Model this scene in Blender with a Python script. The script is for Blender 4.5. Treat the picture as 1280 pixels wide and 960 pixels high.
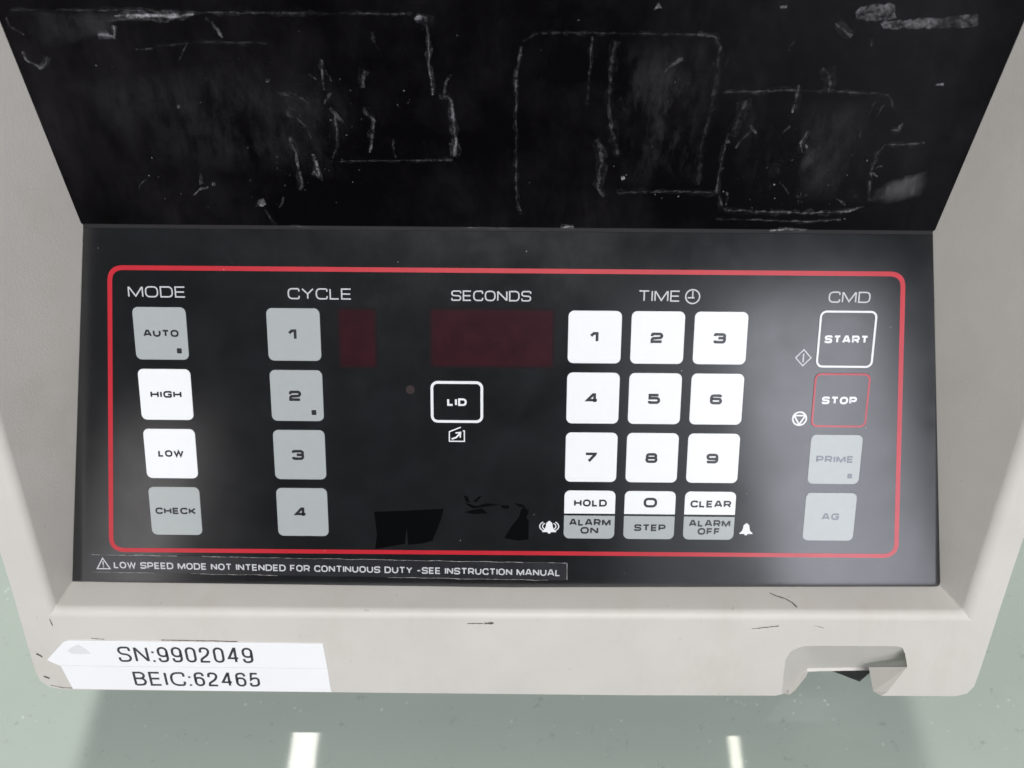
import bpy, math, random
from mathutils import Vector, Matrix
random.seed(7)
S = 0.001                       # everything below is written in millimetres
R = math.radians
scene = bpy.context.scene
for o in list(bpy.data.objects): bpy.data.objects.remove(o)
COL = scene.collection

# ---------------------------------------------------------------- camera
cd = bpy.data.cameras.new('camera'); cam = bpy.data.objects.new('camera', cd); COL.objects.link(cam)
cd.sensor_width = 36; cd.lens = 30.375; cd.clip_start = .01; cd.clip_end = 60
cam.matrix_world = Matrix(((0.99996135, -0.00852906, 0.00213355, 0.46168*S),
                           (0.00819879, 0.81701250, -0.57656166, -144.8143*S),
                           (0.00317439, 0.57655687, 0.81705085, 228.5910*S), (0, 0, 0, 1)))
cd.dof.use_dof = True; cd.dof.focus_distance = .272; cd.dof.aperture_fstop = 15
scene.camera = cam

# ---------------------------------------------------------------- room light
world = bpy.data.worlds.new('World'); scene.world = world; world.use_nodes = True
bg = world.node_tree.nodes['Background']
bg.inputs[0].default_value = (.93, .95, 1, 1); bg.inputs[1].default_value = .06

def area(name, loc, target, sx, sy, radiance, color=(1, 1, 1)):
    L = bpy.data.lights.new(name, 'AREA'); L.shape = 'RECTANGLE'; L.size = sx; L.size_y = sy
    L.energy = radiance*math.pi*sx*sy; L.color = color
    o = bpy.data.objects.new(name, L); COL.objects.link(o); o.location = loc
    o.rotation_euler = (Vector(target)-Vector(loc)).to_track_quat('-Z', 'Y').to_euler()
    return o
def polar(az, el, d):
    a, e = R(az), R(el)
    return (d*math.cos(e)*math.sin(a), -d*math.cos(e)*math.cos(a), d*math.sin(e))
area('window_light', polar(24.4, 14.5, 2.4), (0, 0, 0), .42, 1.65, 3.9, (.88, .90, 1))
area('window_light', polar(16, 19, 2.4), (0, 0, 0), .60, 1.5, .6, (.90, .93, 1))
area('window_light', polar(-26.8, 11, 2.4), (0, 0, 0), .21, 1.1, 1.7, (1, .96, .97))
area('ceiling_panel_light', polar(2, 57, 2.4), (0, 0, 0), 1.1, .32, 51, (.965, .98, 1))
area('ceiling_panel_light', polar(0, 66, 2.2), (0, 0, 0), .7, .5, 3, (1, .985, .96))
area('ceiling_spot_light', (.45, 1.75, 1.50), (0, 0, 0), .34, .5, 71, (1, .985, .95))
area('ceiling_spot_light', (-.45, 1.75, 1.50), (0, 0, 0), .34, .5, 109, (1, .985, .95))
area('ceiling_tube_light', (-.522, .80, 1.9), (-.522, .80, 0), .064, 1.1, 20, (1, .98, .90))
area('ceiling_tube_light', (.567, .80, 1.9), (.567, .80, 0), .026, 1.1, 20, (1, .98, .84))

vs = scene.view_settings
scene.display_settings.display_device = 'sRGB'
vs.view_transform = 'Standard'; vs.look = 'None'; vs.gamma = 1; vs.exposure = 0; vs.use_curve_mapping = False

# ---------------------------------------------------------------- frames (mm -> world)
A = R(48); PU, PV, PN = Vector((1, 0, 0)), Vector((0, math.cos(A), math.sin(A))), Vector((0, -math.sin(A), math.cos(A)))
def P(u, v, h=0): return (PU*u+PV*v+PN*h)*S                       # keypad plane
B = R(62); RV, RN = Vector((0, math.cos(B), math.sin(B))), Vector((0, -math.sin(B), math.cos(B))); R0 = Vector((0, -47.1, -35.87))
def RIM(x, s, h=0): return (R0+Vector((x*1.0204, 0, 0))+RV*(s*1.0204)+RN*h)*S      # front rim plane
D = R(72); LV, LN = Vector((0, math.cos(D), math.sin(D))), Vector((0, -math.sin(D), math.cos(D))); L0 = PV*61
def LID(x, s, h=0): return (L0+Vector((x, 0, 0))+LV*s+LN*h)*S      # black lid face
def XYZ(x, y, z=0): return Vector((x, y, z))*S
TABLE_Z = -93.5

# ---------------------------------------------------------------- materials
def mat(name, color, rough=.4, spec=.5, **k):
    m = bpy.data.materials.new(name); m.use_nodes = True
    b = m.node_tree.nodes['Principled BSDF']
    b.inputs['Base Color'].default_value = (*color, 1); b.inputs['Roughness'].default_value = rough
    b.inputs['Specular IOR Level'].default_value = spec
    if k.get('film'): b.inputs['IOR'].default_value = 1.75; b.inputs['Specular IOR Level'].default_value = .55
    return m
def nd(m, kind, **props):
    n = m.node_tree.nodes.new(kind)
    for k, v in props.items(): setattr(n, k, v)
    return n
def lk(m, a, b): m.node_tree.links.new(a, b)
def noise(m, scale, detail=3, rough=.5, stretch=None):
    tc = nd(m, 'ShaderNodeTexCoord'); n = nd(m, 'ShaderNodeTexNoise')
    n.inputs['Scale'].default_value = scale; n.inputs['Detail'].default_value = detail; n.inputs['Roughness'].default_value = rough
    src = tc.outputs['Object']
    if stretch:
        mp = nd(m, 'ShaderNodeMapping'); mp.inputs['Scale'].default_value = stretch; lk(m, src, mp.inputs[0]); src = mp.outputs[0]
    lk(m, src, n.inputs['Vector']); return n.outputs[0]
def ramp(m, src, stops):
    r = nd(m, 'ShaderNodeValToRGB'); e = r.color_ramp.elements
    while len(e) < len(stops): e.new(.5)
    for q, (p, c) in zip(e, stops):
        q.position = p; q.color = (*c, 1) if isinstance(c, tuple) else (c, c, c, 1)
    lk(m, src, r.inputs[0]); return r.outputs[0]
def bsdf(m): return m.node_tree.nodes['Principled BSDF']
def bump(m, src, dist, strength=1):
    b = nd(m, 'ShaderNodeBump'); b.inputs['Distance'].default_value = dist; b.inputs['Strength'].default_value = strength
    lk(m, src, b.inputs['Height']); lk(m, b.outputs[0], bsdf(m).inputs['Normal'])

def mottled(name, color, rough, scale, amount, spec=.5, bdist=0, bscale=900, detail=4, **k):
    m = mat(name, color, rough, spec, **k)
    lo = tuple(c*(1-amount) for c in color); hi = tuple(min(1, c*(1+amount)) for c in color)
    lk(m, ramp(m, noise(m, scale, detail, .6), [(.3, lo), (.7, hi)]), bsdf(m).inputs['Base Color'])
    if bdist: bump(m, noise(m, bscale, 3), bdist)
    return m
M = {}
M['beige'] = mottled('beige_moulded_plastic', (.58, .548, .512), .48, 30, .045, .4, .00005, 1700)
M['inner'] = mat('dark_inner_plastic', (.06, .06, .06), .7, .2)
M['film'] = mottled('black_keypad_film', (.0068, .0072, .0082), .19, 60, .35, .8, film=True)
m = M['beige']; src = bsdf(m).inputs['Base Color'].links[0].from_socket
mx = nd(m, 'ShaderNodeMix', data_type='RGBA', blend_type='MULTIPLY'); mx.inputs[0].default_value = 1
lk(m, src, mx.inputs[6]); lk(m, ramp(m, noise(m, 420, 3, .6), [(.70, 1.), (.78, .72)]), mx.inputs[7])
g2 = nd(m, 'ShaderNodeMix', data_type='RGBA', blend_type='MULTIPLY'); g2.inputs[0].default_value = 1
lk(m, mx.outputs[2], g2.inputs[6]); lk(m, ramp(m, noise(m, 34, 6, .7, (1, .4, .4)), [(.52, (1., 1., 1.)), (.80, (.90, .87, .82))]), g2.inputs[7])
lk(m, g2.outputs[2], bsdf(m).inputs['Base Color'])
m = M['film']; lk(m, ramp(m, noise(m, 40, 5, .65), [(.3, .12), (.72, .19)]), bsdf(m).inputs['Roughness'])
M['white_key'] = mottled('white_key_print', (.80, .80, .81), .22, 300, .01, .5, film=True)
M['grey_key'] = mottled('grey_key_print', (.37, .392, .39), .22, 300, .02, .5, film=True)
M['black_key'] = mat('black_key_print', (.0066, .007, .008), .13, .8, film=True)
M['white_ink'] = mat('white_ink', (.74, .74, .76), .25, film=True)
M['dim_ink'] = mat('soft_white_ink', (.50, .50, .52), .25, film=True)
M['dark_ink'] = mat('charcoal_ink', (.016, .016, .02), .25, film=True)
M['veiled_ink'] = mat('sheen_veiled_ink', (.17, .18, .21), .25, film=True)  # PRIME and AG ink, greyed so its colour carries the sheen's veil
M['red_ink'] = mottled('red_ink', (.47, .012, .024), .25, 90, .08, film=True)
M['red_thin'] = mottled('dull_red_ink', (.42, .02, .035), .25, 90, .15, film=True)
M['window'] = mottled('dark_red_display_window', (.026, .0042, .0075), .15, 160, .25, film=True)
M['window_rim'] = mat('display_window_edge', (.0105, .0062, .0078), .15, film=True)
M['window_mid'] = mat('display_window_inner_edge', (.017, .0052, .0075), .15, film=True)
M['led'] = mat('unlit_indicator', (.022, .012, .011), .25, film=True)
M['dark_reflection'] = mat('painted_dark_reflection', (.0012, .0013, .0015), .4, .05)
M['sticker_black'] = mottled('black_sticker_film', (.017, .017, .020), .21, 120, .3, film=True)
M['sticker_edge'] = mottled('frayed_sticker_edge', (.22, .21, .21), .4, 300, .8)
M['label'] = mottled('white_label_tape', (.83, .82, .83), .5, 60, .012, .3, .00003, 500)
M['ink'] = mat('black_print', (.035, .035, .045), .5)
M['rubber'] = mat('black_rubber', (.012, .011, .012), .6, .3)
M['scuff'] = mat('dark_scuff', (.12, .095, .085), .7, .2)
M['lip'] = M['beige']
m = M['lid'] = mat('black_lid_plastic', (.006, .005, .006), .24, .05)
s1 = noise(m, 16, 8, .68); s2 = noise(m, 90, 6, .7, (1, .5, .35))
mx = nd(m, 'ShaderNodeMix', data_type='RGBA', blend_type='MULTIPLY'); mx.inputs[0].default_value = 1
lk(m, ramp(m, s1, [(.42, 0.0), (.8, 1.0)]), mx.inputs[6]); lk(m, ramp(m, s2, [(.35, .15), (.8, 1.0)]), mx.inputs[7])
lk(m, ramp(m, mx.outputs[2], [(0, (.0020, .0016, .0020)), (.65, (.016, .0145, .0165))]), bsdf(m).inputs['Base Color'])
bump(m, noise(m, 260, 4), .00002)

def residue_mat(alpha, soft):
    m = mat('adhesive_residue', (.60, .59, .62), .5, .4)
    if soft:
        n1 = ramp(m, noise(m, 60, 9, .72, (1, .6, .4)), [(.42, 0.), (.76, min(1, alpha*.75))])
        at = nd(m, 'ShaderNodeAttribute', attribute_name='fade'); mu = nd(m, 'ShaderNodeMath', operation='MULTIPLY')
        lk(m, n1, mu.inputs[0]); lk(m, at.outputs['Fac'], mu.inputs[1]); n1 = mu.outputs[0]
    else:
        a1 = ramp(m, noise(m, 520, 6, .8), [(.42, alpha*.04), (.66, alpha)]); a2 = ramp(m, noise(m, 90, 4, .7), [(.38, .12), (.62, 1.)])
        mu = nd(m, 'ShaderNodeMath', operation='MULTIPLY'); lk(m, a1, mu.inputs[0]); lk(m, a2, mu.inputs[1]); n1 = mu.outputs[0]
    lk(m, n1, bsdf(m).inputs['Alpha']); bump(m, noise(m, 700, 3), .0002)
    return m
RES = {}
def residue(alpha, soft=False):
    key = (round(alpha, 2), soft)
    if key not in RES: RES[key] = residue_mat(alpha, soft)
    return RES[key]

m = M['table'] = mat('pale_green_tabletop', (.4, .45, .4), .03, .5)
base = ramp(m, noise(m, 9, 5, .6), [(.3, (.285, .325, .290)), (.7, (.318, .358, .322))])
fl = nd(m, 'ShaderNodeTexVoronoi'); fl.inputs['Scale'].default_value = 260
tc = nd(m, 'ShaderNodeTexCoord'); lk(m, tc.outputs['Object'], fl.inputs['Vector'])
spk = ramp(m, fl.outputs['Distance'], [(.0, 1.), (.20, .0)])
msk = ramp(m, noise(m, 110, 3, .6), [(.53, 0.), (.66, 1.)])
mu = nd(m, 'ShaderNodeMath', operation='MULTIPLY'); lk(m, spk, mu.inputs[0]); lk(m, msk, mu.inputs[1])
mx = nd(m, 'ShaderNodeMix', data_type='RGBA'); lk(m, mu.outputs[0], mx.inputs[0]); lk(m, base, mx.inputs[6])
mx.inputs[7].default_value = (.47, .53, .47, 1)
dk = ramp(m, noise(m, 160, 5, .8), [(.28, .74), (.40, 1.)])
m2 = nd(m, 'ShaderNodeMix', data_type='RGBA', blend_type='MULTIPLY'); m2.inputs[0].default_value = 1
lk(m, mx.outputs[2], m2.inputs[6]); lk(m, dk, m2.inputs[7]); lk(m, m2.outputs[2], bsdf(m).inputs['Base Color'])

# ---------------------------------------------------------------- object helpers
def mesh_obj(name, verts, faces, material, parent=None, smooth=False, label=None):
    me = bpy.data.meshes.new(name); me.from_pydata([tuple(v) for v in verts], [], faces); me.materials.append(material); me.update()
    o = bpy.data.objects.new(name, me); COL.objects.link(o)
    if parent: o.parent = parent
    if label: o['label'] = label
    if smooth:
        for p in me.polygons: p.use_smooth = True
    return o
class Shape:                                                       # collects 2-D pieces lying on one plane
    def __init__(s, f, h): s.f, s.h, s.v, s.q, s.k = f, h, [], [], 0
    def poly(s, pts, lift=0.):
        s.k += 1; hh = s.h+lift+s.k*.0025; i = len(s.v)
        s.v += [s.f(x, y, hh) for x, y in pts]; s.q.append(list(range(i, i+len(pts)))); return s
    def stroke(s, pts, t, closed=False, jag=0.):
        pts = [Vector(p) for p in pts]
        pts = [p for i, p in enumerate(pts) if i == 0 or (p-pts[i-1]).length > 1e-6]
        if closed and (pts[0]-pts[-1]).length < 1e-6: pts.pop()
        n = len(pts); s.k += 1; hh = s.h+s.k*.0025; i0 = len(s.v)
        for i, p in enumerate(pts):
            a = pts[i-1] if (i > 0 or closed) else None; b = pts[(i+1) % n] if (i < n-1 or closed) else None
            d1 = (p-a).normalized() if a is not None else None; d2 = (b-p).normalized() if b is not None else None
            if d1 is None: d1 = d2
            if d2 is None: d2 = d1
            t1 = (d1+d2); t1 = t1.normalized() if t1.length > 1e-4 else d1
            nn = Vector((-t1.y, t1.x)); c = max(.42, nn.dot(Vector((-d1.y, d1.x))))
            w = t/2/c*(1+random.uniform(-jag, jag))
            s.v += [s.f(*(p+nn*w), hh), s.f(*(p-nn*w), hh)]
        for i in range(n if closed else n-1):
            j = (i+1) % n; s.q.append([i0+2*i, i0+2*i+1, i0+2*j+1, i0+2*j])
        return s
    def build(s, name, material, parent, label=None): return mesh_obj(name, s.v, s.q, material, parent, label=label)
def rounded(pts, closed=False, seg=5):
    """pts: (x, y) or (x, y, r): corners with r are replaced by arcs."""
    out = []; n = len(pts)
    for i, p in enumerate(pts):
        r = p[2] if len(p) > 2 else 0
        if not r or (not closed and i in (0, n-1)): out.append((p[0], p[1])); continue
        p0 = Vector(pts[i-1][:2]); c = Vector(p[:2]); p1 = Vector(pts[(i+1) % n][:2])
        a, b = (p0-c), (p1-c); ra = min(r, a.length*.499 if i-1 >= 0 else r, b.length*.499+1e-9)
        ra = min(r, a.length*.5, b.length*.5); A_, B_ = c+a.normalized()*ra, c+b.normalized()*ra
        for k in range(seg+1):
            t = k/seg; q = (1-t)**2*A_+2*t*(1-t)*(c*.82+(A_+B_)/2*.18)+t*t*B_; out.append((q.x, q.y))
    return out
def rrect(cx, cy, w, h, r, seg=5):
    x0, x1, y0, y1 = cx-w/2, cx+w/2, cy-h/2, cy+h/2; out = []
    for (x, y, a) in ((x1-r, y1-r, 0), (x0+r, y1-r, 90), (x0+r, y0+r, 180), (x1-r, y0+r, 270)):
        for k in range(seg+1):
            t = R(a+90*k/seg); out.append((x+r*math.cos(t), y+r*math.sin(t)))
    return out
def slab(name, f, pts, h0, h1, material, parent, bev=.12, label=None):
    """a raised plate with a small chamfer round its top."""
    n = len(pts); cx = sum(p[0] for p in pts)/n; cy = sum(p[1] for p in pts)/n
    def inset(p, d):
        v = Vector((p[0]-cx, p[1]-cy)); L = v.length; return (cx+v.x*(1-d/L), cy+v.y*(1-d/L))
    V = [f(x, y, h0) for x, y in pts]+[f(x, y, h1-bev) for x, y in pts]+[f(*inset(p, bev), h1) for p in pts]
    Fs = [[i, (i+1) % n, n+(i+1) % n, n+i] for i in range(n)]+[[n+i, n+(i+1) % n, 2*n+(i+1) % n, 2*n+i] for i in range(n)]+[[2*n+i for i in range(n)]]
    return mesh_obj(name, V, Fs, material, parent, label=label)

# ---------------------------------------------------------------- extended square-sans lettering, drawn as strokes
r_, q_ = .32, .22
def O_(w): return (w, [([(0, 0, r_), (0, 1, r_), (1, 1, r_), (1, 0, r_)], True)])
G = {
 'O': O_(1.2), '0': O_(1.15),
 'C': (1.12, [([(1, .72), (1, 1, r_), (0, 1, r_), (0, 0, r_), (1, 0, r_), (1, .28)], False)]),
 'D': (1.18, [([(0, 0), (0, 1), (1, 1, r_), (1, 0, r_)], True)]),
 'E': (.98, [([(1, 1), (0, 1), (0, 0), (1, 0)], False), ([(.02, .5), (.93, .5)], False)]),
 'F': (.95, [([(1, 1), (0, 1), (0, 0)], False), ([(.02, .47), (.9, .47)], False)]),
 'L': (.9, [([(0, 1), (0, 0), (1, 0)], False)]),
 'T': (1.1, [([(0, 1), (1, 1)], False), ([(.5, .98), (.5, 0)], False)]),
 'I': (0, [([(.5, 0), (.5, 1)], False)]),
 'H': (1.15, [([(0, 0), (0, 1)], False), ([(1, 0), (1, 1)], False), ([(.02, .5), (.98, .5)], False)]),
 'G': (1.18, [([(1, .74), (1, 1, r_), (0, 1, r_), (0, 0, r_), (1, 0, r_), (1, .47), (.55, .47)], False)]),
 'M': (1.4, [([(0, 0), (0, 1)], False), ([(1, 0), (1, 1)], False), ([(.03, .99), (.5, .06), (.97, .99)], False)]),
 'N': (1.15, [([(0, 0), (0, 1)], False), ([(1, 0), (1, 1)], False), ([(.02, .97), (.98, .03)], False)]),
 'A': (1.25, [([(0, 0), (.38, 1), (.62, 1), (1, 0)], False), ([(.14, .3), (.86, .3)], False)]),
 'S': (1.12, [([(1, .76), (1, 1, q_), (0, 1, q_), (0, .52, q_), (1, .48, q_), (1, 0, q_), (0, 0, q_), (0, .24)], False)]),
 'U': (1.15, [([(0, 1), (0, 0, r_), (1, 0, r_), (1, 1)], False)]),
 'R': (1.12, [([(0, 0), (0, 1), (1, 1, q_), (1, .42, q_), (.02, .42)], False), ([(.6, .42), (1, 0)], False)]),
 'P': (1.1, [([(0, 0), (0, 1), (1, 1, q_), (1, .4, q_), (.02, .4)], False)]),
 'B': (1.1, [([(0, 0), (0, 1), (.95, 1, q_), (.95, .52, q_), (.02, .52)], False), ([(.02, 0), (1, 0, q_), (1, .52, q_), (.02, .52)], False)]),
 'K': (1.1, [([(0, 0), (0, 1)], False), ([(1, 1), (.3, .5), (1, 0)], False), ([(.02, .5), (.3, .5)], False)]),
 'Y': (1.15, [([(0, 1), (.5, .48), (1, 1)], False), ([(.5, .5), (.5, 0)], False)]),
 'W': (1.6, [([(0, 1), (.25, 0), (.5, .98), (.75, 0), (1, 1)], False)]),
 '-': (.75, [([(0, .45), (1, .45)], False)]),
 '1': (.55, [([(0, .68), (.45, 1), (1, 1), (1, 0)], False)]),
 '2': (1.1, [([(0, .70), (0, 1, q_), (1, 1, q_), (1, .5, q_), (0, .42, q_), (0, 0), (1, 0)], False)]),
 '3': (1.1, [([(0, .78), (0, 1, q_), (1, 1, q_), (1, .52, q_), (.35, .52)], False), ([(.9, .52), (1, .50, .08), (1, 0, q_), (0, 0, q_), (0, .22)], False)]),
 '4': (1.15, [([(.74, 0), (.74, 1), (.58, 1), (0, .26), (1, .26)], False)]),
 '5': (1.1, [([(.95, 1), (.04, 1), (.04, .58), (1, .60, q_), (1, 0, q_), (0, 0, q_), (0, .22)], False)]),
 '6': (1.1, [([(.95, .80), (.95, 1, q_), (0, 1, q_), (0, 0, q_), (1, 0, q_), (1, .56, q_), (.02, .56)], False)]),
 '7': (1.05, [([(0, 1), (1, 1), (.95, .86), (.32, 0)], False)]),
 '8': (1.1, [([(.04, .52), (.04, 1, q_), (.96, 1, q_), (.96, .52)], False), ([(0, 0, q_), (0, .52, q_), (1, .52, q_), (1, 0, q_)], True)]),
 '9': (1.1, [([(.05, .20), (.05, 0, q_), (1, 0, q_), (1, 1, q_), (0, 1, q_), (0, .44, q_), (.98, .44)], False)]),
}
def lettering(text, f, x0, x1, y0, y1, t, h, material, parent, name='key_legend', slope=0., gap=.17, label=None, G=G):
    """writes text so that it fills x0..x1 exactly, cap height y0..y1; t = stroke width in mm"""
    H = y1-y0; tt = t/H; total = 0; items = []
    for c in text:
        if c == ' ': total += .62; continue
        w = max(G[c][0], tt); items.append((c, total, w)); total += w+gap
    total -= gap; k = (x1-x0)/(total*H); sh = Shape(f, h)
    for c, x, w in items:
        wi = max(0, w*H*k-t)
        for pts, closed in G[c][1]:
            pp = []
            for p in pts:
                X = x0+x*H*k+t/2+p[0]*wi; Y = y0+t/2+p[1]*(H-t)+slope*(X-x0)
                pp.append((X, Y, p[2]*H) if len(p) > 2 else (X, Y))
            sh.stroke(rounded(pp, closed), t, closed)
    return sh.build(name, material, parent, label)

# plain sans-serif set for the typed tapes
e_ = .5
SANS = {
 'S': (.62, [([(1, .74), (1, 1, e_), (.02, 1, e_), (.02, .54, .26), (1, .47, .26), (1, 0, e_), (0, 0, e_), (0, .27)], False)]),
 'N': (.66, [([(0, 0), (0, 1)], False), ([(1, 0), (1, 1)], False), ([(.02, .97), (.98, .03)], False)]),
 'B': (.60, [([(0, 0), (0, 1), (.95, 1, .26), (.95, .53, .26), (.03, .53)], False), ([(.03, 0), (1, 0, .27), (1, .53, .27), (.03, .53)], False)]),
 'E': (.58, [([(1, 1), (0, 1), (0, 0), (1, 0)], False), ([(.02, .52), (.92, .52)], False)]),
 'I': (0, [([(.5, 0), (.5, 1)], False)]),
 'C': (.72, [([(1, .70), (1, 1, e_), (0, 1, e_), (0, 0, e_), (1, 0, e_), (1, .30)], False)]),
 ':': (0, [([(.5, -.05), (.5, .08)], False), ([(.5, .60), (.5, .73)], False)]),
 '0': (.5, [([(0, 0, e_), (0, 1, e_), (1, 1, e_), (1, 0, e_)], True)]),
 '9': (.5, [([(0, .24), (.08, 0, .3), (1, 0, e_), (1, .5), (1, 1, e_), (0, 1, e_), (0, .38, e_), (.96, .38, e_), (.98, .7)], False)]),
 '6': (.5, [([(1, .76), (.92, 1, .3), (0, 1, e_), (0, .5), (0, 0, e_), (1, 0, e_), (1, .62, e_), (.04, .62, e_), (.02, .3)], False)]),
 '2': (.5, [([(.02, .68), (.02, 1, e_), (.98, 1, e_), (.98, .56, .3), (0, .18, .2), (0, 0), (1, 0)], False)]),
 '4': (.54, [([(.74, 0), (.74, 1), (.66, 1), (0, .28), (1, .28)], False)]),
 '5': (.5, [([(.92, 1), (.18, 1), (.06, .50), (.3, .62, .2), (1, .64, e_), (1, 0, e_), (0, 0, e_), (0, .24)], False)]),
}
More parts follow.
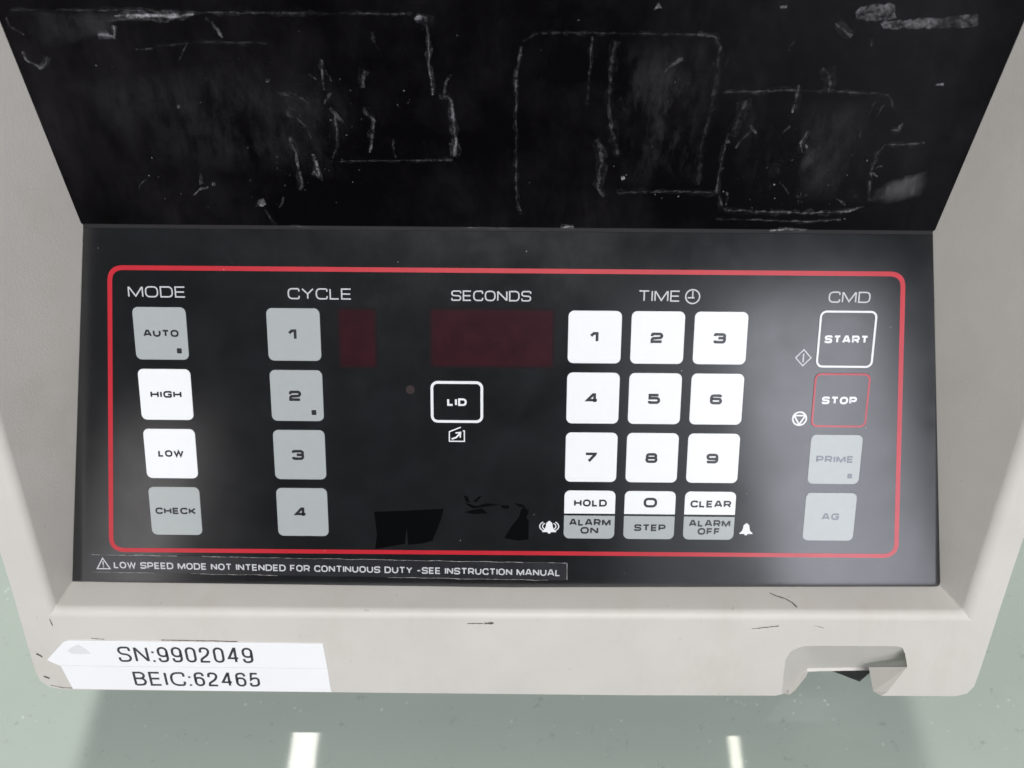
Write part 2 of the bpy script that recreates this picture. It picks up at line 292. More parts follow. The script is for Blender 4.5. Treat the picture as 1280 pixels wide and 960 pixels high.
RESIDUE = [
    ('line', 0.57, 0.71, [(-102.3, 59.3), (-98.1, 59.9), (-93.0, 59.5), (-88.0, 59.2), (-82.1, 60.0)]),
    ('line', 0.94, 0.76, [(-99.2, 59.3), (-91.0, 59.5), (-83.5, 59.8)]),
    ('line', 0.34, 0.22, [(-128.5, 60.8), (-115.2, 60.7), (-100.9, 60.8), (-82.6, 60.4), (-54.0, 60.4), (-26.4, 60.4)]),
    ('line', 0.68, 0.71, [(-107.9, 54.7), (-105.4, 54.9), (-103.9, 54.3), (-103.3, 57.1)]),
    ('line', 0.57, 0.44, [(-129.2, 50.1), (-128.8, 48.3), (-127.2, 47.2), (-125.9, 46.0), (-124.0, 47.3), (-123.0, 49.1)]),
    ('line', 0.42, 0.25, [(-130.5, 58.7), (-130.2, 56.5), (-128.4, 55.5), (-127.3, 54.6)]),
    ('line', 0.42, 0.22, [(-99.3, 51.1), (-94.6, 51.4)]),
    ('line', 0.29, 0.12, [(-94.9, 51.8), (-82.1, 53.1), (-64.4, 53.0)]),
    ('line', 1.04, 0.71, [(-25.6, 59.4), (-22.9, 59.4), (-22.6, 57.5)]),
    ('line', 0.57, 0.66, [(-22.6, 57.9), (-22.5, 51.9), (-22.6, 46.8), (-22.1, 42.6), (-22.1, 39.8)]),
    ('line', 0.42, 0.37, [(-20.3, 39.6), (-18.0, 39.4), (-16.9, 37.9)]),
    ('line', 0.94, 0.44, [(-17.0, 37.7), (-16.7, 32.8), (-16.2, 27.9), (-16.8, 22.5)]),
    ('line', 1.04, 0.41, [(-39.6, 46.0), (-40.6, 43.9), (-40.7, 41.6)]),
    ('line', 0.88, 0.62, [(-40.9, 36.6), (-40.2, 34.7), (-38.7, 32.7), (-39.2, 29.3), (-39.9, 26.3), (-40.6, 23.5)]),
    ('line', 0.52, 0.25, [(-59.4, 35.4), (-61.3, 36.0), (-62.0, 34.0), (-59.5, 33.2), (-57.6, 31.2), (-56.3, 27.6)]),
    ('line', 0.78, 0.41, [(-62.5, 27.5), (-61.3, 23.3), (-61.2, 19.8), (-60.8, 14.3), (-62.0, 12.3)]),
    ('line', 0.78, 0.41, [(-56.4, 22.9), (-55.9, 19.9), (-55.5, 16.3), (-57.1, 17.9)]),
    ('line', 0.62, 0.28, [(-49.0, 34.8), (-49.1, 30.3), (-49.4, 25.1)]),
    ('line', 0.39, 0.25, [(-50.9, 48.9), (-51.2, 43.4), (-51.1, 40.9)]),
    ('line', 0.31, 0.25, [(-49.5, 20.9), (-38.8, 21.2), (-27.7, 21.3), (-17.3, 21.6)]),
    ('line', 0.62, 0.41, [(1.5, 52.5), (0.7, 47.0), (0.4, 42.1)]),
    ('line', 0.47, 0.23, [(0.4, 42.1), (0.5, 29.6), (0.6, 16.7), (0.9, 9.3), (2.3, 5.1)]),
    ('line', 0.34, 0.16, [(1.7, 53.7), (5.0, 55.7), (11.6, 56.2), (24.0, 56.1), (38.5, 56.0), (49.8, 55.9)]),
    ('line', 0.78, 0.19, [(47.1, 56.0), (52.0, 55.3), (53.4, 52.9), (53.4, 47.4)]),
    ('line', 1.17, 0.06, [(53.6, 47.4), (53.5, 37.8), (52.2, 26.6), (52.7, 14.7)]),
    ('line', 1.04, 0.12, [(26.0, 54.3), (25.4, 46.1), (25.3, 37.6), (26.7, 31.0), (29.5, 22.9)]),
    ('line', 0.52, 0.12, [(19.9, 55.2), (19.9, 48.2), (19.7, 37.5)]),
    ('line', 1.3, 0.19, [(22.7, 28.2), (24.4, 25.2), (24.4, 19.3), (24.3, 13.3), (26.1, 10.8)]),
    ('line', 0.68, 0.16, [(29.5, 12.1), (36.4, 12.4), (47.9, 12.7), (58.3, 12.3)]),
    ('line', 0.52, 0.16, [(56.2, 41.1), (74.3, 41.9), (89.4, 41.5), (100.3, 40.8), (102.8, 37.1)]),
    ('line', 1.3, 0.22, [(62.4, 39.0), (61.1, 33.5), (60.3, 29.0)]),
    ('line', 0.62, 0.25, [(59.0, 30.1), (58.5, 22.0), (58.1, 13.6), (60.8, 7.9), (65.0, 6.4)]),
    ('line', 0.68, 0.37, [(61.4, 6.9), (74.4, 6.5), (86.1, 6.3), (97.6, 6.9), (101.9, 8.5)]),
    ('line', 0.57, 0.28, [(102.6, 10.2), (101.2, 18.8), (101.5, 24.7), (103.1, 26.8), (113.8, 27.6)]),
    ('line', 0.47, 0.28, [(59.5, 4.0), (72.5, 3.9), (84.3, 3.5), (96.0, 4.1)]),
    ('line', 0.57, 0.71, [(75.7, 0.5), (81.3, 1.1), (86.8, 0.9)]),
    ('line', 1.3, 0.28, [(80.8, 47.6), (83.2, 46.1), (84.2, 43.6), (83.9, 41.3)]),
    ('line', 0.78, 0.37, [(75.7, 43.4), (76.0, 39.1), (75.5, 35.8)]),
    ('line', 0.88, 0.25, [(82.0, 59.0), (84.5, 57.1), (86.8, 55.9)]),
    ('line', 0.52, 0.25, [(80.8, 30.3), (79.5, 27.3), (80.7, 24.5)]),
    ('line', 0.78, 0.19, [(106.1, 33.2), (105.6, 30.9), (103.5, 31.1)]),
    ('line', 0.47, 0.41, [(-15.2, 0.5), (-10.0, 0.6), (-0.5, 0.4)]),
    ('line', 0.68, 0.81, [(14.0, 1.0), (17.8, 1.1)]),
    ('line', 0.42, 0.25, [(-66.3, 0.6), (-59.9, 0.4)]),
    ('line', 0.36, 0.22, [(-72.8, 5.7), (-71.8, 3.1), (-70.5, 1.1)]),
    ('line', 0.31, 0.22, [(92.4, 53.4), (92.1, 55.2)]),
    ('patch', 0.0, 0.13, [(-128.8, 60.6), (-82.5, 60.6), (-103.4, 57.7), (-104.6, 54.5), (-109.8, 54.1), (-119.9, 50.8), (-128.2, 51.1)]),
    ('patch', 0.0, 0.42, [(102.9, 13.7), (106.4, 16.2), (113.1, 18.4), (117.2, 19.9), (118.2, 14.8), (117.8, 11.4), (112.6, 10.3), (108.8, 8.8), (102.9, 10.2)]),
    ('patch', 0.0, 0.4, [(86.2, 61.8), (89.0, 63.5), (95.8, 63.8), (97.0, 60.3), (92.5, 59.5), (87.0, 60.0)]),
    ('patch', 0.0, 0.35, [(93.3, 59.3), (105.3, 60.4), (117.5, 61.2), (118.3, 58.5), (106.0, 58.0), (94.4, 57.8)]),
    ('patch', 0.0, 0.16, [(26.1, 55.3), (51.0, 55.3), (52.4, 42.1), (52.9, 14.7), (30.5, 14.1), (26.7, 33.2)]),
    ('patch', 0.0, 0.2, [(71.5, 22.1), (76.2, 26.8), (81.3, 29.1), (86.5, 25.7), (84.6, 18.6), (75.4, 19.3)]),
    ('patch', 0.0, 0.09, [(-125.0, 42.9), (-66.0, 49.6), (-35.1, 41.4), (-39.7, 14.0), (-71.5, 16.1), (-105.4, 18.2)]),
    ('patch', 0.0, 0.1, [(59.8, 38.9), (96.1, 40.3), (101.8, 9.0), (63.3, 9.9)]),
    ('patch', 0.0, 0.9, [(35.2, 61.8), (36.2, 63.7), (37.2, 62.2), (36.3, 62.4)]),
    ('patch', 0.0, 0.95, [(30.5, 17.0), (31.4, 17.2), (31.7, 16.3), (30.8, 15.8)]),
    ('patch', 0.0, 0.9, [(-86.6, 14.3), (-85.7, 14.3), (-85.9, 13.3), (-86.8, 13.3)]),
    ('patch', 0.0, 0.6, [(-74.4, 8.9), (-72.7, 9.5), (-72.2, 7.7), (-73.6, 6.7), (-74.9, 7.4)]),
    ('patch', 0.0, 0.9, [(66.9, 63.0), (68.7, 63.2), (68.8, 62.6), (67.2, 62.4)]),
    ('patch', 0.0, 0.95, [(112.1, 43.8), (114.1, 44.1), (114.3, 43.4), (112.2, 43.4)]),
    ('patch', 0.0, 0.8, [(58.7, 28.0), (59.8, 28.0), (59.9, 27.1), (58.8, 27.1)]),
    ('patch', 0.0, 0.7, [(-91.7, 36.5), (-91.0, 36.5), (-91.2, 35.6), (-91.8, 35.8)]),
    ('patch', 0.0, 0.7, [(80.9, 26.8), (81.8, 26.8), (81.7, 25.9), (81.0, 26.1)]),
    ('patch', 0.0, 0.6, [(-66.5, 43.7), (-65.2, 44.0), (-65.6, 42.9), (-66.4, 42.9)]),
]

# ================================================================ table
t = mesh_obj('tabletop', [XYZ(x, y, z) for z in (TABLE_Z, TABLE_Z-30) for x, y in ((-900, -480), (900, -480), (900, 620), (-900, 620))],
             [[0, 1, 2, 3], [7, 6, 5, 4], [0, 4, 5, 1], [1, 5, 6, 2], [2, 6, 7, 3], [3, 7, 4, 0]], M['table'])
t['kind'] = 'structure'

# ================================================================ the machine
root = bpy.data.objects.new('bench_centrifuge', None); COL.objects.link(root)
root['label'] = 'beige laboratory centrifuge with tape-marked black lid and red-framed black keypad, standing on the green tabletop'
root['category'] = 'centrifuge'
root.empty_display_size = .05
root.location = XYZ(0, 60, TABLE_Z)
bpy.context.view_layer.update()
INV = root.matrix_world.inverted()
_p = bpy.data.objects.new
def adopt(o):                                                     # keep world position although the root sits at the machine's base
    o.matrix_parent_inverse = INV

# housing ---------------------------------------------------------
TOPZ = 126
s_top = (TOPZ-R0.z)/math.sin(B)/1.0204; w_top = (TOPZ-L0.z)/math.sin(D)
lidL = lambda w: -128.0-w*.0733
lidR = lambda w: 124.4+w*.0876
V, Fc = [], []
def av(v): V.append(v); return len(V)-1
crL = [(-142.4, s_top), (-142.3, 112), (-142.2, 60), (-141.7, -.4)]
crR = [(141.6, s_top), (141.5, 112), (141.4, 60), (140.6, 1.4)]
CL = [av(RIM(x, s)) for x, s in crL]; CR = [av(RIM(x, s)) for x, s in crR]
inL = [av(LID(lidL(w_top), w_top)), av(LID(lidL(30), 30)), av(P(-128.05, 61)), av(P(-143.43, -53.68))]
inR = [av(LID(lidR(w_top), w_top)), av(LID(lidR(30), 30)), av(P(124.43, 61.0)), av(P(139.92, -52.61))]
cbM = av(RIM(0, .3)); inM = av(P(.4, -54.3))
# outline of the rim, going from top left down, along the bottom with the notch, up the right
outL = [(-151.6, s_top), (-151.8, 60), (-152.2, 10), (-153.2, -26), (-152.4, -29.6), (-150.6, -32.0), (-147, -33.3), (-140, -33.5)]
bot = [(-60, -33.6), (40, -33.7), (86.8, -33.3)]
notch = [(88.6, -32.6), (87.9, -24), (87.6, -17.5), (88.6, -14.2), (91.6, -12.1), (94.5, -11.7), (121.6, -11.5), (123.6, -12.2), (124.9, -14.5), (126.8, -20.2), (122.6, -31.4)]
botR = [(121.0, -32.9), (145, -32.8), (148.6, -31.6), (150.2, -28.5)]
outR = [(150.3, -20), (150.0, 10), (149.8, 60), (149.6, s_top)]
OUT = [av(RIM(x, s)) for x, s in outL+bot+notch+botR+outR]
nL, nB, nN, nR_ = len(outL), len(bot), len(notch), len(botR)
rim_face = CL+[cbM]+CR[::-1]+OUT[::-1]
Fc.append(rim_face[::-1])
for a in range(3):
    Fc.append([CL[a], CL[a+1], inL[a+1], inL[a]]); Fc.append([CR[a+1], CR[a], inR[a], inR[a+1]])
Fc.append([CL[3], cbM, inM, inL[3]]); Fc.append([cbM, CR[3], inR[3], inM])
# outer side walls, back and top
YB = 300
def back(i):
    v = V[i]; return av(Vector((v.x, YB*S, v.z)))
left_ids = OUT[:4]; right_ids = OUT[-4:]
lb = [back(i) for i in left_ids]; rb = [back(i) for i in right_ids]
for a in range(3):
    Fc.append([left_ids[a], lb[a], lb[a+1], left_ids[a+1]]); Fc.append([right_ids[a+1], right_ids[a], rb[a], rb[a+1]][::-1])
Fc.append([CL[0], inL[0], inR[0], CR[0], OUT[-1], rb[-1], lb[0], OUT[0]])
Fc.append([lb[0], rb[3], rb[2], rb[1], rb[0], lb[3], lb[2], lb[1]])
# lower lip: the plastic turns inwards under the rim
low = list(range(3, len(OUT)-3)); lowids = [OUT[i] for i in low]
inn = []
for i in low:
    x, s = (outL+bot+notch+botR+outR)[i]
    innotch = nL+nB <= i < nL+nB+nN
    if innotch: inn.append(None)
    else: inn.append(av(V[OUT[i]]+Vector((0, 4, -1.2))*S))
for k in range(len(low)-1):
    if inn[k] is not None and inn[k+1] is not None: Fc.append([lowids[k], lowids[k+1], inn[k+1], inn[k]])
housing = mesh_obj('housing', V, Fc, M['beige'], root)
adopt(housing)
me = housing.data
bw = me.attributes.new('bevel_weight_edge', 'FLOAT', 'EDGE')
vi = set(CL+[cbM]+CR)
for e in me.edges:
    a, b = e.vertices
    if a in vi and b in vi: bw.data[e.index].value = 1
    zz = {a, b}
    if zz == {CL[3], inL[3]} or zz == {CR[3], inR[3]}: bw.data[e.index].value = .35
bv = housing.modifiers.new('bevel', 'BEVEL'); bv.limit_method = 'WEIGHT'; bv.width = 2.6*S; bv.segments = 4; bv.use_clamp_overlap = False; bv.harden_normals = True
for p in me.polygons: p.use_smooth = True
me.set_sharp_from_angle(angle=R(38))

# scooped grip in the lower rim
OFF = 5.0
band_in = [(90.2, -33.4, -1), (93.3, -33.9, -4.2), (96.6, -34.9, -8.5), (99.8, -36.2, -13), (102.2, -36.9, -16), (106, -36.6, -16), (130.5, -35.7, -16), (134.0, -35.5, -16), (136.0, -35.3, -15.8), (127.6, -21.3, -1.2)]
band_out = notch[:10]
NB = len(band_in)
nv = [RIM(x, s) for x, s in band_out]+[RIM(*q) for q in band_in]
nf = [[i, i+1, NB+1+i, NB+i] for i in range(NB-1)]
g = mesh_obj('grip_recess', nv, nf, M['beige'], root, smooth=True); adopt(g)
lip0 = [RIM(x, s, h+.02) for x, s, h in band_in]
lip = [RIM(x+(1.1 if i < 4 else .35), s-(.1 if i < 1 else .5 if i < 3 else 1.0 if i < 8 else .3), h+.5) for i, (x, s, h) in enumerate(band_in)]
lb2 = [v+Vector((0, 3.2, -.8))*S for v in lip]
g = mesh_obj('grip_lip', lip0+lip+lb2, [[i, i+1, NB+1+i, NB+i] for i in range(NB-1)]+[[NB+i, NB+i+1, 2*NB+i+1, 2*NB+i] for i in range(NB-1)], M['beige'], root); adopt(g)
# right flank of the opening
F4, F5 = RIM(*notch[9]), RIM(*notch[10])
F4b = F4+(Vector((-7.5, 0, 0))-RN*9-RV*9.2)*S; F5b = F5+(Vector((-3, 0, 0))-RN*3-RV*2.6)*S
o = mesh_obj('grip_flank', [F4, F5, F5b, F4b, RIM(*botR[0])], [[0, 1, 2, 3], [1, 4, 2]], M['beige'], root); adopt(o)
# base pan and feet
pan = mesh_obj('base_pan', [XYZ(x, y, z) for z in (-68, -72) for x, y in ((-146, -44), (144, -44), (144, 296), (-146, 296))],
               [[0, 1, 2, 3], [7, 6, 5, 4], [0, 4, 5, 1], [1, 5, 6, 2], [2, 6, 7, 3], [3, 7, 4, 0]], M['inner'], root); adopt(pan)
def foot(cx, cy, r=14, a0=-82.4):
    pts = [(cx+r*math.cos(R(a0+60*k)), cy+r*math.sin(R(a0+60*k))) for k in range(6)]
    V = [XYZ(x, y, z) for z in (TABLE_Z+.02, -68) for x, y in pts]
    o = mesh_obj('rubber_foot', V, [[i, (i+1) % 6, 6+(i+1) % 6, 6+i] for i in range(6)]+[[5, 4, 3, 2, 1, 0], list(range(6, 12))], M['rubber'], root); adopt(o)
    return o
f0 = foot(126.6, -36.2); foot(-122, -32, 13); foot(-120, 262, 13); foot(122, 262, 13)

# lid -------------------------------------------------------------
def lidpoly(d=0.): return [(lidL(0)-.3, .9), (lidR(0)+.3, .9), (lidR(w_top)+.3, w_top-.5), (lidL(w_top)-.3, w_top-.5)]
lp = lidpoly()
lid = slab('lid', LID, lp, -2, .45, M['lid'], root, bev=.12); adopt(lid)
RES_H = .48
def jitter(pts, step=1.6, amp=.22):
    out = []
    for a, b in zip(pts, pts[1:]):
        a, b = Vector(a), Vector(b); n = max(1, int((b-a).length/step))
        for k in range(n):
            p = a.lerp(b, k/n); out.append((p.x+random.uniform(-amp, amp), p.y+random.uniform(-amp, amp)))
    out.append(tuple(pts[-1])); return out
for kind, w, al, pts in RESIDUE:
    if len(pts) > 2: al = round(al*(.8 if al < .6 else .92), 2)
    sh = Shape(LID, RES_H+random.uniform(0, .05))
    if kind == 'line':
        sh.stroke(jitter(pts, 1.1, .10+w*.14), w*.7, jag=.65)
        for rep_ in (2.1,):                                     # the smear either side of the ridge
            Shape(LID, RES_H-.012).stroke(jitter(pts, 1.7, .25+w*.3), max(w*rep_, .9), jag=.6).build('adhesive_residue', residue(round(al*.2, 2)), lid)
    else:
        big = max(abs(pts[0][0]-pts[2][0]), abs(pts[0][1]-pts[2][1])) > 8
        sh.poly(jitter(pts+[pts[0]], 1.2, .35)[:-1] if big else pts)
    if kind == 'patch' and (al < .25 or len(pts) >= 8):                                # thin smear that fades towards its rim
        n = len(sh.v); c = sum(sh.v, Vector())/n; o = mesh_obj('adhesive_residue', [c]+[c.lerp(p, .55) for p in sh.v]+sh.v,
            [[0, 1+i, 1+(i+1) % n] for i in range(n)]+[[1+i, 1+n+i, 1+n+(i+1) % n, 1+(i+1) % n] for i in range(n)], residue(al, True), lid)
        at = o.data.attributes.new('fade', 'FLOAT', 'POINT')
        for i in range(2*n+1): at.data[i].value = 1. if i == 0 else .75 if i <= n else 0.
    else: sh.build('adhesive_residue', residue(al), lid)

seam = mesh_obj('seam', [P(-130, 56, -.6), P(126, 56, -.6), LID(125.5, 4, -1.2), LID(-129, 4, -1.2)], [[0, 1, 2, 3]], M['rubber'], lid)
areas = [(-112, -28, 6, 52, 46), (-62, -38, 14, 44, 26), (26, 62, 6, 50, 18), (60, 104, 4, 40, 46), (-125, 118, 2, 60, 40)]
for x0, x1, y0, y1, n in areas:
    for k in range(n):
        x, y = random.uniform(x0, x1), random.uniform(y0, y1)
        if random.random() < .78:
            s = random.uniform(.08, .26)
            Shape(LID, RES_H+.06).poly([(x+s*random.uniform(.5, 1.3)*math.cos(q), y+s*random.uniform(.5, 1.3)*math.sin(q)) for q in (0, 1.2, 2.4, 3.7, 5)]).build('adhesive_residue', residue(random.choice((.25, .5, .8))), lid)
        else:
            a = random.gauss(1.5, .5); L = random.uniform(2, 6); c = random.uniform(-.5, .5)
            pts = [(x+L*t*math.cos(a+c*t), y+L*t*math.sin(a+c*t)) for t in (0, .33, .66, 1)]
            Shape(LID, RES_H+.05).stroke(jitter(pts, .9, .15), random.uniform(.25, .8), jag=.6).build('adhesive_residue', residue(random.choice((.1, .16, .25))), lid)
# keypad film -----------------------------------------------------
pv = [(-143.3, -53.55), (.4, -54.15), (138.4, -52.6), (139.5, -52.2), (139.75, -51.0), (124.5, 60.4), (-128.0, 60.4)]
panel = slab('control_panel', P, pv, -1.5, .25, M['film'], root, bev=.12); adopt(panel)
H1 = .28
def PB(a, b, t):  return a+(b-a)*t
# red frame (wider at the foot, like the film)
fr = [(-121.2, 48.7, 4), (116.9, 48.7, 4), (124.4, -42.0, 4.5), (-129.4, -42.3, 4.5)]
def rr_frame(pts):
    out = []; n = len(pts)
    for i in range(n):
        c = Vector(pts[i][:2]); r = pts[i][2]; a = (Vector(pts[i-1][:2])-c).normalized()*r; b = (Vector(pts[(i+1) % n][:2])-c).normalized()*r
        for k in range(8):
            t = k/7; q = c+a*(1-t)**2+b*t*t-(a+b)*.17*2*t*(1-t)*-1*0; out.append((q.x, q.y))
    return out
Shape(P, H1).stroke(rr_frame(fr), 1.42, True).build('frame_line', M['red_ink'], panel)
# display windows, indicator
Shape(P, H1).poly(rrect(-47.4, 27.8, 12.3, 19.1, 1)).build('display_window_edge', M['window_rim'], panel)
Shape(P, H1+.006).poly(rrect(-47.4, 27.8, 11.2, 18.0, .8)).build('display_window_edge', M['window_mid'], panel)
Shape(P, H1+.012).poly(rrect(-47.4, 27.8, 10.2, 17.0, .8)).build('display_window', M['window'], panel, 'small dark red display window beside the cycle keys')
Shape(P, H1).poly(rrect(-6.3, 28.1, 38.5, 18.9, 1)).build('display_window_edge', M['window_rim'], panel)
Shape(P, H1+.006).poly(rrect(-6.3, 28.1, 37.4, 17.8, .8)).build('display_window_edge', M['window_mid'], panel)
Shape(P, H1+.012).poly(rrect(-6.3, 28.1, 36.4, 16.8, .8)).build('display_window', M['window'], panel, 'wide dark red display window below SECONDS')
Shape(P, H1).poly([(-31.6+1.4*math.cos(R(a)), 11.8+1.4*math.sin(R(a))) for a in range(0, 360, 24)]).build('indicator_light', M['led'], panel)
# headings
T_ = .42
for txt, x0, x1, y0, y1 in (('MODE', -116.4, -99.0, 39.8, 43.2), ('CYCLE', -68.1, -48.8, 39.6, 43.0), ('SECONDS', -18.7, 5.5, 39.5, 42.7), ('TIME', 37.9, 50.4, 39.8, 43.2), ('CMD', 95.2, 107.8, 39.9, 43.3)):
    lettering(txt, P, x0, x1, y0, y1, T_, H1, M['dim_ink'], panel, 'heading', label='heading '+txt)
# clock symbol
def circle(cx, cy, r, n=28, a0=0, a1=360, ry=None):
    full = abs(a1-a0) >= 360
    return [(cx+r*math.cos(R(a0+(a1-a0)*k/n)), cy+(ry or r)*math.sin(R(a0+(a1-a0)*k/n))) for k in range(n if full else n+1)]
cx, cy = 54.2, 41.4
Shape(P, H1).stroke(circle(cx, cy, 2.1), .42, True).stroke([(cx, cy+1.7), (cx, cy-.2)], .4).stroke([(cx-1.5, cy-.35), (cx+.6, cy-.35)], .4).build('clock_symbol', M['dim_ink'], panel)
# start / stop symbols
cx, cy = 89.1, 22.9
Shape(P, H1).stroke([(cx, cy+2.5), (cx+2.35, cy), (cx, cy-2.5), (cx-2.35, cy)], .36, True).stroke([(cx, cy+1.3), (cx, cy-1.4)], .42).build('start_symbol', M['dim_ink'], panel)
cx, cy = 89.5, 3.6
Shape(P, H1).stroke(circle(cx, cy, 2.1), .5, True).stroke([(cx-1.75, cy+1.0), (cx+1.75, cy+1.0), (cx, cy-1.9)], .5, True).build('stop_symbol', M['white_ink'], panel)
# lid symbol: open box with an arrow
x0, y0 = -19.6, -4.7
sh = Shape(P, H1)
sh.stroke([(x0+3.6, y0+4.6), (x0, y0+3.1), (x0, y0), (x0+4.7, y0), (x0+4.7, y0+3.4), (x0+4.2, y0+3.4)], .38)
sh.stroke([(x0+.7, y0+.7), (x0+2.2, y0+1.3), (x0+3.4, y0+2.7)], .55).stroke([(x0+1.9, y0+2.7), (x0+3.5, y0+2.9), (x0+3.4, y0+1.2)], .45)
sh.build('lid_symbol', M['white_ink'], panel)
# bells
def bell(cx, cy, w, waves):
    sh = Shape(P, H1)
    prof = [(0, 1.0), (.14, .97), (.16, .86), (.36, .76), (.46, .55), (.5, .2), (.62, -.25), (1.0, -.62), (1.0, -.74)]
    k = w/2
    sh.poly([(cx+x*k, cy+y*k) for x, y in prof]+[(cx-x*k, cy+y*k) for x, y in prof[::-1][:-1]])
    sh.poly([(cx+.24*k, cy-.70*k), (cx+.18*k, cy-.95*k), (cx-.18*k, cy-.95*k), (cx-.24*k, cy-.70*k)][::-1])
    if waves:
        for s in (-1, 1):
            for rr, t in ((2.15, .34), (3.05, .34)):
                pts = [(cx+s*(rr*math.cos(R(a))), cy+.35+rr*.62*math.sin(R(a))) for a in range(-50, 51, 10)]
                sh.stroke(pts, t)
    return sh.build('bell_symbol', M['white_ink'], panel, 'bell symbol with ringing waves' if waves else 'plain bell symbol')
bell(12.2, -33.2, 4.4, True); bell(75.4, -33.3, 4.2, False)
# dark room reflections painted as flat black patches between the cycle keys and the keypad
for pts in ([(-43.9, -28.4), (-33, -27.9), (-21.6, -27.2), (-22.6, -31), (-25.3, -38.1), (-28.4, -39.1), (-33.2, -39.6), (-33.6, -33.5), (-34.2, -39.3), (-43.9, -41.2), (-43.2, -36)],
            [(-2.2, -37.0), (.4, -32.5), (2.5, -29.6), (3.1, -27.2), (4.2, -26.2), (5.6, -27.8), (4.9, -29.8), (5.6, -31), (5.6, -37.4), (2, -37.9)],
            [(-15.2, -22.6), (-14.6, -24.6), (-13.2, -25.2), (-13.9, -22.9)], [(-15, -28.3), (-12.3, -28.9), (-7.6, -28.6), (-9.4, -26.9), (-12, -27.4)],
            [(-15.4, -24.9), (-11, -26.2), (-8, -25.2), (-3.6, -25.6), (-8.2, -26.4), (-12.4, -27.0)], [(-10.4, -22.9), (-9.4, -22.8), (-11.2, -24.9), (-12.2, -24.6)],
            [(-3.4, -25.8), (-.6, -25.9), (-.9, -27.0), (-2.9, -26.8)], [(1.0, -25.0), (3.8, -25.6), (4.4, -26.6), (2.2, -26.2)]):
    Shape(P, H1-.012).poly(pts[::-1]).build('reflection_patch', M['dark_reflection'], panel)
# small chips and dust
for k in range(20):
    u, v = random.uniform(-125, 120), random.uniform(-50, 58); s = random.uniform(.08, .2); a = random.uniform(0, 3)
    Shape(P, H1+.01).poly([(u+s*math.cos(a+q)*random.uniform(.5, 1.2), v+s*math.sin(a+q)) for q in (0, 1.5, 3, 4.5)]).build('dust_speck', M['dim_ink'], panel)

# keys ------------------------------------------------------------
PITCH = 19.1636; UM, UC, UD, UK = -107.48, -66.80, 101.70, 44.16
VR = [1.5*PITCH, .5*PITCH, -.5*PITCH, -1.5*PITCH]
KH = .42; LH = KH+.03
keynum = [0]
def key(cx, cy, w, h, material, label):
    o = slab('key', P, rrect(cx, cy, w, h, 1.75), .2, KH, material, root, bev=.1, label=label); adopt(o); return o
def legend(k, txt, cx, cy, w, cap, t, ink):
    cap *= 1.10; w *= 1.03; t *= 1.02; lettering(txt, P, cx-w/2, cx+w/2, cy-cap/2, cy+cap/2, t, LH, ink, k)
def square(k, cx, cy, ink): Shape(P, LH).poly(rrect(cx, cy, 1.5, 1.6, .2, 2)).build('square_mark', ink, k)
W_ = 16.25
for (txt, mt, v, w), du in zip((('AUTO', 'grey_key', 0, 10.5), ('HIGH', 'white_key', 1, 9.4), ('LOW', 'white_key', 2, 7.8), ('CHECK', 'grey_key', 3, 12.6)), (.0, .0, .0, .0)):
    k = key(UM, VR[v], W_, W_, M[mt], ('grey' if 'grey' in mt else 'white')+' key marked '+txt)
    legend(k, txt, UM+.1, VR[v]+.1, w, 2.0, .56, M['dark_ink'])
    if v == 0: square(k, UM+5.3, VR[v]-5.3, M['dark_ink'])
for v, txt in enumerate('1234'):
    k = key(UC, VR[v], W_, W_, M['grey_key'], 'grey cycle key marked '+txt)
    w = 3.7 if txt != '1' else 2.6
    legend(k, txt, UC-.5, VR[v], w, 3.0, .85, M['dark_ink'])
    if v == 1: square(k, UC+5.1, VR[v]-5.3, M['dark_ink'])
n = 0
for r in range(3):
    for c in range(3):
        n += 1; u = UK+(c-1)*PITCH
        k = key(u, VR[r], W_, W_, M['white_key'], 'white number key marked %d' % n)
        legend(k, str(n), u-.2, VR[r], 3.7 if n != 1 else 2.6, 2.95, .85, M['dark_ink'])
for c, (a, b) in enumerate((('HOLD', 'ALARM/ON'), ('0', 'STEP'), ('CLEAR', 'ALARM/OFF'))):
    u = UK+(c-1)*PITCH; v = VR[3]; w2 = W_/2
    def half(top):
        y0, y1 = (v+.35, v+w2) if top else (v-w2, v-.35); r = 1.75; x0, x1 = u-w2, u+w2
        if top: return [(x0, y0), (x1, y0)]+[(x1-r+r*math.cos(R(t)), y1-r+r*math.sin(R(t))) for t in range(0, 91, 18)]+[(x0+r+r*math.cos(R(t)), y1-r+r*math.sin(R(t))) for t in range(90, 181, 18)]
        return [(x1, y1), (x0, y1)]+[(x0+r+r*math.cos(R(t)), y0+r+r*math.sin(R(t))) for t in range(180, 271, 18)]+[(x1-r+r*math.cos(R(t)), y0+r+r*math.sin(R(t))) for t in range(270, 361, 18)]
    names = b.replace('/', ' ')
    k1 = slab('key', P, half(True), .2, KH, M['white_key'], root, bev=.08, label='white half key marked '+a); adopt(k1)
    k2 = slab('key', P, half(False), .2, KH, M['grey_key'], root, bev=.08, label='grey half key marked '+names); adopt(k2)
    if a == '0': legend(k1, a, u+.1, v+4.3, 4.2, 3.0, .8, M['dark_ink'])
    else: legend(k1, a, u+.2, v+4.0, 10.2 if a == 'HOLD' else 12.6, 2.15, .58, M['dark_ink'])
    if '/' in b:
        q1, q2 = b.split('/'); legend(k2, q1, u+.2, v-2.55, 12.9, 2.1, .56, M['dark_ink']); legend(k2, q2, u+.1, v-5.3, 5.6 if q2 == 'ON' else 7.0, 2.1, .56, M['dark_ink'])
    else: legend(k2, b, u+.3, v-4.2, 9.8, 2.1, .56, M['dark_ink'])
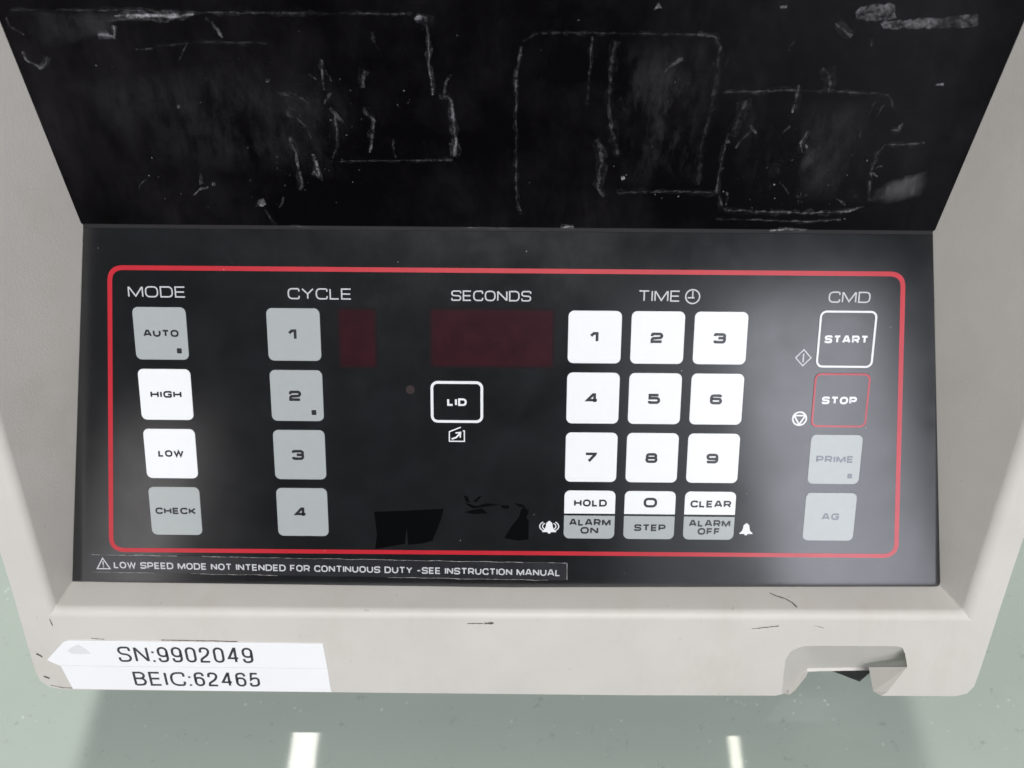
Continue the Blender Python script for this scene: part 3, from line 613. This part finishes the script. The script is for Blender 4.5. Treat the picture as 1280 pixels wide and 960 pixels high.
def outlined(cx, cy, w, h, line, t, txt, tw, cap, lab, ts, ink, du=0):
    k = key(cx, cy, w, h, M['film'], lab)
    Shape(P, LH).stroke(rrect(cx, cy, w-t, h-t, 1.7), t, True).build('key_outline', line, k)
    legend(k, txt, cx+du, cy, tw, cap, ts, ink); return k
outlined(UD, VR[0], 17.4, 17.6, M['white_ink'], .62, 'START', 12.9, 2.2, 'black key with white outline marked START', .62, M['white_ink'])
k = outlined(UD, VR[1], 17.2, 17.2, M['red_thin'], .6, 'STOP', 10.5, 2.2, 'black key with red outline marked STOP', .62, M['white_ink'], -.4)
k = key(UD, VR[2], W_, W_, M['grey_key'], 'grey key marked PRIME'); legend(k, 'PRIME', UD-.1, VR[2]+.1, 11.4, 2.1, .56, M['veiled_ink']); square(k, UD+5.1, VR[2]-5.4, M['veiled_ink'])
k = key(UD, VR[3], W_, W_, M['grey_key'], 'grey key marked AG'); legend(k, 'AG', UD+.2, VR[3]+.1, 5.4, 2.1, .58, M['veiled_ink'])
outlined(-17.15, 8.0, 16.3, 13.3, M['white_ink'], .85, 'LID', 5.9, 2.2, 'black key with white outline marked LID', .62, M['white_ink'])

# warning strip ---------------------------------------------------
def strip_pt(u): return -.0102*(u+136.7)
wp = []
top_ = [(u, -43.9+strip_pt(u)+random.uniform(-.12, .12)) for u in range(-136, 18, 4)]+[(18.2, -45.45)]
bot_ = [(18.35, -51.4)]+[(u, -50.0+strip_pt(u)+random.uniform(-.12, .12)) for u in range(16, -137, -4)]
strip = slab('warning_strip', P, (bot_[::-1]+top_[::-1]), .2, .36, M['sticker_black'], root, bev=.04, label='black warning strip below the red frame'); adopt(strip)
sh = Shape(P, .37)
for edge in (top_, bot_):
    i = 0
    while i < len(edge)-2:
        L = random.randint(2, 5)
        if random.random() < .75: sh.stroke(jitter([(x, y) for x, y in edge[i:i+L]], .8, .05), random.uniform(.1, .24), jag=.5)
        i += L-1
sh.stroke([(18.2, -45.5), (18.3, -51.3)], .22)
sh.build('frayed_edge', M['sticker_edge'], strip)
lettering('LOW SPEED MODE NOT INTENDED FOR CONTINUOUS DUTY -SEE INSTRUCTION MANUAL', P, -129.0, 16.0, -48.65, -46.35, .44, .385, M['dim_ink'], strip, 'warning_text', slope=-.0088, gap=.16)
sh = Shape(P, .385); cx, cy = -132.4, -47.25
sh.stroke([(cx-2.1, cy-1.6), (cx+2.1, cy-1.6), (cx, cy+2.1)], .36, True).stroke([(cx, cy+1.0), (cx, cy-.4)], .36).stroke([(cx, cy-.75), (cx, cy-1.1)], .36)
sh.build('warning_triangle', M['dim_ink'], strip)

# serial number tapes ---------------------------------------------
up = [(-144.6, -22.65), (-58.55, -22.85), (-59.1, -12.4), (-90, -12.2), (-139.6, -12.05), (-141.0, -12.6), (-147.9, -20.2), (-147.2, -21.0)]
dn = [(-142.6, -32.9), (-100, -33.25), (-58.3, -33.3), (-58.6, -23.08), (-144.3, -22.9)]
tape1 = slab('serial_tape', RIM, up, .02, .34, M['label'], root, bev=.04, label='upper white tape reading SN:9902049, its left corner cut to a point'); adopt(tape1)
tape2 = slab('serial_tape', RIM, dn, .01, .22, M['label'], root, bev=.04, label='lower white tape reading BEIC:62465'); adopt(tape2)
lettering('SN:9902049', RIM, -124.8, -81.8, -20.8, -14.3, .78, .37, M['ink'], tape1, 'tape_text', gap=.15, G=SANS)
lettering('BEIC:62465', RIM, -121.8, -81.0, -31.2, -25.1, .78, .25, M['ink'], tape2, 'tape_text', gap=.15, G=SANS)
Shape(RIM, .36).poly([(-139.2, -15.0), (-136.6, -13.6), (-134.6, -15.4), (-133.2, -17.4), (-136.5, -17.7), (-139.6, -17.5), (-140.6, -16.4)][::-1]).build('thumb_dent', mat('grey_tape_wear', (.70, .69, .70), .5), tape1)

# scuffs and hairs on the housing ----------------------------------
def scuff(f, pts, w, h=.09, jag=.4, a=.05):
    o = Shape(f, h).stroke(jitter(pts, .7, a), w, jag=jag).build('scuff_mark', M['scuff'], root); adopt(o)
scuff(RIM, [(-13.4, -3.8), (-8.5, -3.7)], .3); scuff(RIM, [(-8, -3.7), (-5.2, -3.5)], .7, jag=.6)
scuff(RIM, [(75.2, -4.9), (79, -4.3), (83.4, -3.6)], .28)
scuff(RIM, [(-143.4, -3.5), (-143.0, -6.2)], .3); scuff(RIM, [(-151.0, -18.0), (-150.0, -18.6), (-149.4, -19.4)], .6, jag=.5)
scuff(RIM, [(-150.9, -27.6), (-149.2, -28.6)], .55); scuff(RIM, [(-149.6, -31.6), (-146, -32.6), (-141.8, -32.8)], .24)
scuff(RIM, [(-132, -11.3), (-128, -11.6)], .25); scuff(RIM, [(-110, -11.7), (-93, -11.9), (-86, -12.1)], .3)
scuff(RIM, [(94.5, -3.3), (97.5, -4.3)], .14)
# the dark hair on the lower inside wall
def WALL(x, y, h=0):                                             # lower inside wall, y = 0 at the film, 1 at the rim
    a = P(x, -54.3+1.7*x/140); b = RIM(x, .3+1.1*x/140); return a.lerp(b, y/12)+PV*(h*S)
scuff(WALL, [(83.2, 3.2), (85, 4.6), (87.2, 5.6), (88.8, 7.4), (89.4, 9.4)], .34, h=.35, a=.02)
